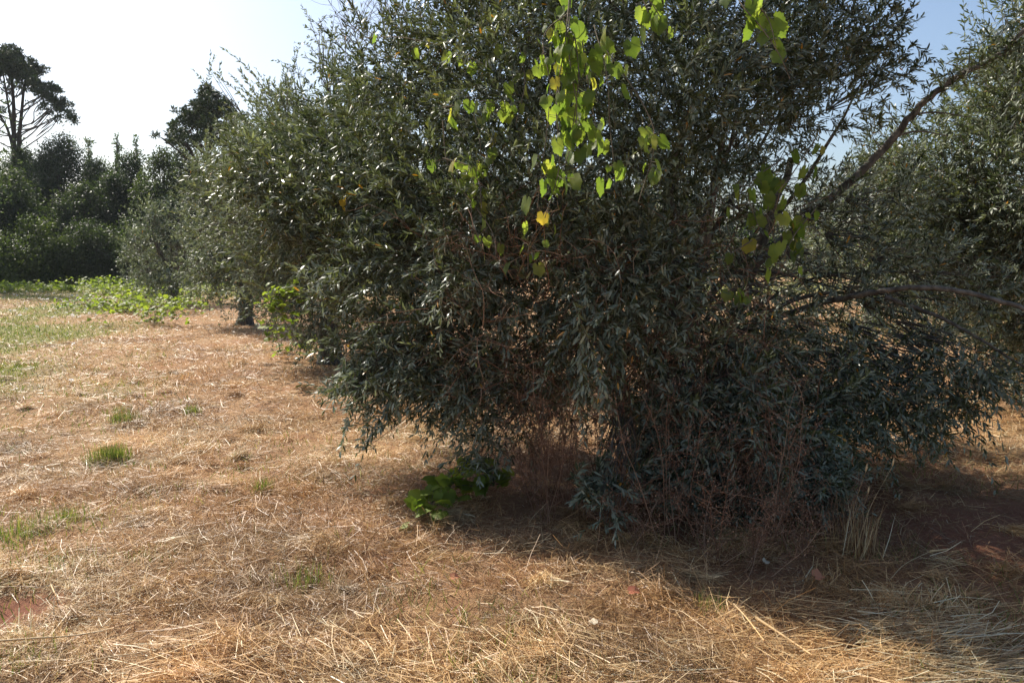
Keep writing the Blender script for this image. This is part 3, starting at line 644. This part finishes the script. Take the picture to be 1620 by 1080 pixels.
wl = [(860,830,.9),(890,800,1.3),(840,790,.8),(930,820,.7),(1060,850,1.0),(1110,850,.7),(1150,820,1.3),(1090,800,1.5),(1180,840,.8),(1230,860,.9),(1130,880,.6),(1190,900,.45),(1260,880,.5),(1010,860,.5),(780,745,.5),(1200,790,1.7),(1000,800,1.2),(960,790,1.1),(1310,850,.45),(850,740,1.1)]
for (px, py, h) in wl:
    c = onground(px, py)
    r_ = thing('dead_weed', 'low dead brown weed with fine seed heads in shade below the big olive' if h < .75 else 'tall reddish brown dead weed tangled in the lower leaves of the big olive', 'dead weed', c, Wg+(', low ones' if h < .75 else ', tall ones'))
    dead_weed(r_, c[0], c[1], h, 8 if h > .7 else 6, .2 if h > .7 else .45)

# ---------------------------------------------------------------- small things on the ground
def tuft_mesh(n, h, spread, wid):
    b = Bag(); a = rng.random(n)*6.28; tilt = rng.uniform(.1, .9, n)
    D = np.stack([np.cos(a)*tilt, np.sin(a)*tilt, np.ones(n)], -1)
    P = np.stack([rng.normal(0, spread, n), rng.normal(0, spread, n), np.full(n, -.01)], -1)
    b.leaves(T_BLADE, P, D, np.stack([np.cos(a), np.sin(a), np.full(n, .3)], -1), rng.uniform(.5, 1, n)*h, wid, rng.uniform(-.45, 0, n), .2, rng.normal(0, .12, n), rng.random(n))
    return b
def place_tuft(px, py, h, n, sp, label, wid=.004):
    h *= 1.35; n = int(n*1.4); wid *= 1.25; sp *= 1.3
    c = onground(px, py); o = tuft_mesh(n, h, sp, wid).build('grass_tuft', M_GRASS, None, (0, 0, 0)); o.location = c
    tag(o, label, 'grass tuft', 'green grass tufts in the straw')
    if 'dry' in label: o.data.materials[0] = M_STRAW; o['group'] = 'dry grass ears in the shade'
    return o
place_tuft(173, 728, .14, 240, .05, 'bright green grass tuft, fullest one standing in the straw at the left', .005)
place_tuft(197, 668, .10, 160, .05, 'small green tuft behind the fullest one at the left', .005)
place_tuft(190, 655, .08, 90, .05, 'tiny pale green tuft beside the small green one at the left')
place_tuft(302, 660, .09, 90, .03, 'thin green tuft alone in the middle of the straw near the bush', .005)
place_tuft(416, 772, .09, 80, .03, 'sparse green tuft before the lower left end of the bush')
place_tuft(105, 822, .09, 90, .04, 'dark green tuft low at the left edge of the straw')
place_tuft(40, 850, .08, 200, .10, 'wide thin patch of grass at the left border of the photo')
place_tuft(230, 885, .05, 80, .05, 'very short green tuft near the bare red soil')
place_tuft(480, 918, .09, 110, .06, 'yellowish grass tuft at the lower centre left')
place_tuft(70, 900, .07, 120, .09, 'thin grass patch just behind the bare red soil')
place_tuft(15, 1020, .05, 60, .03, 'little grass tuft growing on the bare red soil')
place_tuft(20, 1062, .06, 160, .08, 'low grass at the near left corner')
place_tuft(1350, 870, .28, 60, .05, 'tall thin dry grass in the shade right of the bush')
place_tuft(1120, 965, .07, 50, .03, 'small olive green tuft at the shadow edge in the foreground')

# daisies
pet = Bag(); k = 11; a = np.arange(k)*2*pi/k
pet.leaves(T_DIA, np.stack([np.cos(a)*.004, np.sin(a)*.004, np.full(k, .05)], -1), np.stack([np.cos(a), np.sin(a), np.full(k, .15)], -1), np.tile([0, 0, 1.], (k, 1)), .016, .008)
ctr = Bag(); tl = np.linspace(0, 1, 4); ctr.tubes(np.array([0, 0, .049])+tl[None, :, None]*np.array([0, 0, .005]), (.005*np.sqrt(1-tl*.98))[None], 7)
stm = Bag(); stm.tubes(np.array([0, 0, -.01])+tl[None, :, None]*np.array([0, 0, .06]), np.full((1, 4), .001), 4)
pts = []
while len(pts) < 130:
    px = rng.uniform(0, 150)+rng.uniform(0, 60); py = rng.choice([rng.uniform(462, 480), rng.uniform(480, 505), rng.uniform(505, 560)], p=[.4, .45, .15])
    pts.append((px, py))
pts += [(112, 611), (118, 612), (18, 627), (28, 627), (6, 640)]
root0 = None
for (px, py) in pts:
    c = onground(px, py); far = py < 600
    lab = 'tiny white daisy among many in the greener grass at the far left' if far else 'white daisy open in the straw at the left edge'
    if root0 is None:
        root0 = thing('daisy', lab, 'daisy', c, 'white daisies in the field')
        ch = [pet.build('petals', M_PETAL, None, (0, 0, 0)), ctr.build('centre', M_YELLOW, None, (0, 0, 0)), stm.build('stem', M_GRASS, None, (0, 0, 0))]
        for o in ch: o.parent = root0
        r_ = root0
    else:
        r_ = root0.copy(); COL.objects.link(r_)
        for o in ch: d = o.copy(); COL.objects.link(d); d.parent = r_
    r_.location = c; s = 1.3*rng.uniform(.8, 1.3)*(1.0+.03*c[1] if far else 1.1); r_.scale = (s, s, s)
    r_.rotation_euler = (rng.normal(0, .3)+.3, rng.normal(0, .3), rng.random()*6)
    r_['label'] = lab; r_['group'] = 'white daisies in the field, far ones' if far else 'white daisies in the field, near ones'

def ground_leaf(px, py, size, mat, label, ang, tilt=.4):
    c = onground(px, py)+np.array([0, 0, .05]); b = Bag()
    b.leaves(T_VINE, np.zeros((1, 3)), np.array([[cos(ang), sin(ang), .1]]), np.array([[.2, -tilt, 1.]]), size, size*.7, -.25, .5, .1)
    o = b.build('fallen_leaf', mat, None, (0, 0, 0)); o.location = c; tag(o, label, 'fallen leaf', 'fallen leaves on the straw')
ground_leaf(715, 930, .05, M_DRYLEAF, 'small reddish fallen leaf left in the sunlit foreground straw', .3)
ground_leaf(998, 952, .06, M_DRYLEAF, 'pinkish fallen leaf lying flat in the centre foreground at the shadow edge', .1)
ground_leaf(1290, 922, .075, M_DRYLEAF, 'brown fallen leaf in the shade right of the centre', .6, .8)
ground_leaf(940, 1003, .045, M_PALELEAF, 'pale dry curled leaf in the centre foreground straw', 2.3)
ground_leaf(1210, 895, .05, M_PALELEAF, 'round pale seed leaf in the shade below the bush', 1.0, .8)

def stick(name, label, pts, r0, r1, mat=None, cat='stalk', lift=.06, group='dry stalks lying on the straw'):
    P = [onground(a, b_)+np.array([0, 0, lift]) for (a, b_) in pts]; b = Bag(); c = curve(P, 16)
    b.tubes(c[None], np.linspace(r0, r1, 16)[None], 6, np.array([.8])); o = b.build(name, mat or M_STRAW, None, P[0], smooth=True); tag(o, label, cat, group)
stick('dry_stalk', 'long pale stalk lying across the near left corner', [(-10, 1049), (60, 1040), (110, 1032), (165, 1025)], .0045, .0025)
stick('dry_stalk', 'thin stalk just below the long pale one at the left', [(110, 1082), (170, 1070), (225, 1062), (285, 1045)], .003, .0015)
stick('dry_stalk', 'broad pale stalk in the sunlit patch near the shadow, upper one', [(1160, 977), (1180, 995), (1208, 1030)], .004, .003)
stick('dry_stalk', 'flattened pale reed leaf in the sunlit patch near the shadow', [(1195, 995), (1235, 1015), (1285, 1045)], .007, .003)
stick('dry_stalk', 'thin stalk in shade with a feathery dry head', [(1408, 925), (1430, 908), (1470, 884)], .0015, .0015)
stick('dry_stalk', 'short pale stalk at the dark right side of the foreground', [(1470, 884), (1500, 882)], .006, .003)
stick('dry_stalk', 'pale stalk standing out of the straw in the near left corner', [(82, 945), (90, 965)], .004, .003)
# tall dry grass ears in the shade
for (px, py, h, lx) in ((1338, 890, .50, .10), (1350, 880, .52, .22), (1362, 870, .34, .04)):
    c = onground(px, py); root = thing('dry_grass_stem', 'thin dry grass stem with a pale ear standing in the shade right of the bush', 'grass stem', c, 'dry grass ears in the shade')
    b = Bag(); top = c+np.array([lx*h*1.6, 0, h]); limb(b, [c, (c+top)/2+np.array([-.02, 0, .02]), top], .0014, .0008, 14, 4); b.build('stem', M_STRAW, root)
    e = Bag(); tl = np.linspace(0, 1, 7); e.tubes(top+tl[None, :, None]*np.array([.006, 0, .045]), (.005*np.sin(np.clip(tl, .08, .95)*pi))[None], 6, np.array([.85])); e.build('ear', M_STRAW, root)

# ---------------------------------------------------------------- the wood behind
WG = 'trees of the wood behind the field'
def crown(bag, blobs, per, size, flat=0.):
    for (x, y, z, r, dn) in blobs:
        n = int(per*dn*r*r); d = rsph(n); rad = r*rng.random(n)**.36*(1+.20*rng.normal(size=n)); d[:, 2] *= (1-flat*.5)
        P = np.array([x, y, z])+d*rad[:, None]
        sp = 1.1/max(.35, r); keep = (vnoise(P[:, 0]*sp*1.6+P[:, 2]*2.1, P[:, 1]*sp*1.6-P[:, 2]*1.3, int(abs(x)*7) % 50) > .30) | (rng.random(n) < .25)
        P = P[keep]; d = d[keep]; n = len(P)
        D = d*.6+rsph(n)*.9; N = nrm(d+np.array([0, 0, .6])+rsph(n)*.7)
        bag.leaves(T_DIA, P, D, N, size*rng.uniform(.6, 1.4, n), size*rng.uniform(.4, .75, n), rng.normal(0, .2, n), rng.uniform(0, .4, n))
def wood_tree(label, px, Yd, top_py, wpx, mat, kind='round', low=.12, nb=34, per=420, size=.28, name='broadleaf_tree', cat='tree', group=WG, seed=0):
    r_ = np.random.default_rng(seed+100)
    x = (px-810)/F*Yd; x = at(px, 400, Yd)[0]; h = at(px, top_py, Yd)[2]; R = wpx/F*Yd/2; z0 = gz(x, Yd)
    root = thing(name, label, cat, (x, Yd, z0), group)
    t = Bag(); lean = r_.normal(0, .03, 2)*h
    axis = curve([(x, Yd, z0-.3), (x+lean[0]*.4, Yd+lean[1]*.4, h*.35), (x+lean[0], Yd+lean[1], h*.8)], 16); t.tubes(axis[None], np.linspace(.022*h, .006*h, 16)[None], 8)
    t.build('trunk', M_PBARK, root, smooth=True)
    B = []; br = Bag()
    for i in range(nb):
        u = (i+r_.random())/nb; z = h*(low+(1-low)*u)
        if kind == 'round': prof = sin(pi*min(.97, .12+.85*u))**.6
        elif kind == 'cone': prof = (1-u)**.8*.95+.06
        else: prof = .8*(1-u**3)+.1
        a = i*2.4+r_.random(); k = r_.uniform(.3, 1.0 if h > 5 else 1.25); z += 0 if h > 5 else r_.normal(0, .12)*h; br_ = R*(.55 if kind != 'cone' else .42)*r_.uniform(.5, 1.25)*(.5+.6*prof)
        c = np.array([x+cos(a)*R*prof*k, Yd+sin(a)*R*prof*k, z-br_*.5]); B.append((*c, br_, 1))
        s0 = axis[min(15, int(15*max(.05, (z/h-.15))))]; 
        limb(br, [s0, (s0+c)/2+np.array([0, 0, .1*R]), c], .006*h, .002*h, 7, 4)
    br.build('branches', M_PBARK, root)
    cb = Bag(); crown(cb, B, per, size); cb.build('crown', mat, root)
    return root
# (label, px, distance, top y, width px, material, kind)
wood = [
 ('dark rounded oak right of the tall pine, standing above the edge of the wood', 105, 55, 218, 105, M_DARK, 'round'),
 ('dark bushy oak in the middle of the wood edge with a rounded top', 212, 52, 238, 85, M_DARK, 'round'),
 ('dull green broad tree between the two dark oaks', 160, 58, 250, 80, M_OAK, 'round'),
 ('yellowish green broad tree at the left border of the photo, low in the wood', 10, 48, 270, 130, M_OAK, 'round'),
 ('dark tree under the tall pine at the left', 45, 60, 235, 90, M_DARK, 'round'),
 ('grey green tree at the right end of the wood behind the row of olives', 262, 50, 235, 75, M_OAK, 'round'),
 ('dark tree half hidden behind the far olives', 300, 53, 225, 70, M_DARK, 'round'),
 ('light green bush sprawling at the foot of the wood, left', 45, 44, 355, 110, M_LIME, 'round'),
 ('pale green bush lit by the sun in front of the dark wood', 100, 44.5, 372, 45, M_LIME, 'round'),
 ('feathery dark green shrub at the foot of the wood between the bushes and the olives', 150, 45, 335, 90, M_OAK, 'round'),
 ('low shrub at the foot of the wood just left of the far olive', 200, 45, 345, 70, M_OAK, 'round'),
 ('small pale shrub at the very left edge of the wood', -30, 46, 350, 90, M_LIME, 'round'),
 ('broad dark tree filling the wood between the yellowish tree and the first oak', 72, 57, 248, 80, M_OAK, 'round'),
 ('bushy green tree low in the wood before the dark oaks', 130, 49, 290, 90, M_OAK, 'round'),
 ('olive green tree low in the wood, next to the farthest olive', 185, 50, 275, 80, M_DARK, 'round'),
 ('low green tree of the wood just behind the farthest olives', 245, 48, 285, 70, M_OAK, 'round'),
 ('far pointed grey green eucalyptus, left of the pair between the oaks', 195, 85, 205, 36, M_GREY, 'cone'),
 ('far pointed grey green eucalyptus, right of the pair', 224, 88, 216, 34, M_GREY, 'cone'),
 ('far grey green eucalyptus top showing right of the first dark oak', 150, 80, 221, 44, M_GREY, 'cone'),
 ('far thin grey green treetop beside the tall pine trunk', 42, 82, 200, 40, M_GREY, 'cone'),
]
for i, a in enumerate(wood):
    small = a[3] > 330
    wood_tree(*a, seed=i, nb=30 if not small else 20, per=(1300 if a[2] < 70 else 450) if not small else 1300, size=(.15 if a[2] < 70 else .28) if not small else .13, low=.03 if small else .06,
              name='shrub' if small else ('eucalyptus_tree' if a[6] == 'cone' else 'broadleaf_tree'), cat='shrub' if small else 'tree')
for i, (px, d, ty, wp) in enumerate([(-120, 55, 225, 150), (-220, 60, 240, 150), (340, 57, 270, 110), (410, 60, 262, 110), (490, 62, 270, 120), (580, 60, 265, 120), (680, 64, 270, 130), (800, 62, 285, 130), (930, 66, 290, 140), (1060, 64, 300, 140), (1190, 68, 320, 130), (1330, 72, 345, 130), (1460, 70, 335, 140), (1600, 68, 320, 140), (1740, 66, 320, 140)]):
    lab = 'dark tree of the wood behind the olive grove, seen only through gaps in the leaves'
    wood_tree(lab, px, d, ty, wp, [M_OAK, M_DARK, M_GREY][i % 3], 'round', nb=22, per=150, size=.38, low=.03, seed=50+i, group='far trees behind the olive grove')
# shaded undergrowth that closes the foot of the wood
b = Bag(); B = []
for i in range(90):
    px = rng.uniform(-150, 420); d = rng.uniform(49, 60); c = at(px, 430, d); r = rng.uniform(1.0, 2.0); B.append((c[0], d, rng.uniform(.3, 2.6), r, 1))
crown(b, B, 170, .32)
o = b.build('undergrowth', M_DARK); tag(o, 'dark tangled undergrowth closing the foot of the wood', 'undergrowth', kind='stuff')

# pines
def pine(label, blobs_px, Yd, stems, seed, br=40, group='pines above the wood'):
    c0 = stems[0][0]; x0 = at(c0[0], 430, Yd)[0]; z0 = gz(x0, Yd)
    root = thing('pine_tree', label, 'pine tree', (x0, Yd, z0), group)
    t = Bag(); axes = []
    for st, r0, r1 in [(s[:-1], s[-1][0], s[-1][1]) for s in stems]:
        p = [at(a, b_, Yd) for (a, b_) in st]
        if st[0] == c0: p[0] = np.array([x0, Yd, z0-.3])
        c = curve(p, 30); t.tubes(c[None], np.linspace(r0, r1, 30)[None], 8); axes.append(c)
    t.build('trunk', M_PBARK, root, smooth=True)
    r_ = np.random.default_rng(seed); cb = Bag(); bb = Bag(); B = []
    for (px, py, rp, dn) in blobs_px:
        R = rp/F*Yd
        for k in range(7):
            c = at(px, py, Yd)+np.array([r_.normal(0, R*.5), r_.normal(0, 1.1), r_.normal(0, R*.35)]); B.append((*c, R*.72, dn))
        ax = axes[r_.integers(len(axes))]; tgt = at(px, py, Yd)+np.array([0, r_.normal(0, .5), 0]); j = np.argmin(np.abs(ax[:, 2]-(tgt[2]-1.6-abs(tgt[0]-ax[15, 0])*.25)))
        s0 = ax[j]; limb(bb, [s0, s0*.67+tgt*.33+r_.normal(0, .22, 3)+np.array([0, 0, -.2]), s0*.33+tgt*.67+r_.normal(0, .25, 3), tgt], .06, .025, 16, 5)
        for q_ in range(3):
            t2 = tgt+np.clip(r_.normal(0, R, 3), -R, R)*np.array([.7, .7, .4]); mid = (s0+tgt)/2; limb(bb, [mid, (mid+t2)/2, t2], .035, .015, 8, 4)
    for (x, y, z, r, dn) in B:      # needle tufts
        n = int(480*dn*r*r/.35); d = rsph(n, r_); d[:, 2] *= .8; P = np.array([x, y, z])+d*(r*r_.random(n)**.4)[:, None]
        cb.leaves(T_DIA, P, d*.5+rsph(n, r_)+np.array([0, 0, .5]), rsph(n, r_), r_.uniform(.16, .34, n), r_.uniform(.05, .11, n), 0, 0)
    bb.build('branches', M_PBARK, root); cb.build('crown', M_PINE, root)
pine('tall umbrella pine with forked bare trunk and dark spreading crown at the left edge',
     [(5,90,11,1),(22,95,12,1),(38,100,10,1),(50,112,10,1),(10,112,12,1),(30,118,12,.9),(60,128,10,1),(72,138,9,1),(45,135,9,.6),(78,155,8,1),(88,160,8,1),(92,172,7,.9),(100,180,6,.9),(95,188,6,.7),(65,152,7,.5),(70,172,6,.35),(-10,95,12,1),(-25,105,12,1),(-40,120,12,1),(-55,138,11,1),(-65,158,9,1),(-72,175,8,.9),(-30,140,9,.6),(0,135,9,.5),(-2,175,7,.6),(82,190,4,.5),(20,82,8,1)],
     60, [((25,430),(24,300),(22,230),(22,180),(20,140),(18,105),(.24,.07)), ((28,300),(30,225),(34,180),(38,140),(44,112),(.17,.06)), ((22,220),(12,160),(4,110),(.10,.05)), ((24,250),(12,205),(-6,175),(-30,150),(.12,.05))], 3)
pine('pine with knobby dark crown standing behind the left row of olives',
     [(335,158,12,1),(322,170,12,1),(345,172,13,1),(358,182,10,1),(362,168,6,.8),(305,182,9,1),(294,184,7,1),(318,190,12,1),(340,195,12,1),(355,205,12,1),(310,200,9,.8),(330,212,10,.7),(290,208,7,.9),(275,214,7,.9),(262,220,6,.9),(300,218,8,.8),(285,225,8,.8),(318,225,8,.7),(345,225,10,.7),(340,150,6,.8)],
     48, [((331,430),(332,300),(332,240),(335,200),(337,165),(.17,.05)), ((332,260),(315,225),(290,215),(.07,.03))], 4)
# tree outside the frame whose last twigs enter the upper left corner
wood_tree('pale twigs of a tree standing outside the frame, entering at the upper left corner', -75, 38, -60, 175, M_GREY, 'oval', low=.35, nb=40, per=90, size=.20, name='eucalyptus_tree', group='trees at the left border', seed=77)

# ---------------------------------------------------------------- thin summer haze
m = bpy.data.materials.new('haze'); m.use_nodes = True; nt = m.node_tree; nt.nodes.clear()
out = nt.nodes.new('ShaderNodeOutputMaterial'); v = nt.nodes.new('ShaderNodeVolumePrincipled')
v.inputs['Color'].default_value = (.85, .92, 1, 1); v.inputs['Density'].default_value = .00022; v.inputs['Anisotropy'].default_value = .3
nt.links.new(v.outputs[0], out.inputs['Volume'])
V = np.array([[sx*920, 6+sy*920, z] for z in (-1.6, 32) for sx, sy in ((-1, -1), (1, -1), (1, 1), (-1, 1))], float)
fs = [(3, 2, 1, 0), (4, 5, 6, 7), (0, 1, 5, 4), (1, 2, 6, 5), (2, 3, 7, 6), (3, 0, 4, 7)]
me = raw_mesh('haze', V, np.array(fs).ravel(), np.full(6, 4), m)
o = bpy.data.objects.new('haze', me); COL.objects.link(o); tag(o, 'thin bright summer haze over the field and the wood', kind='stuff')
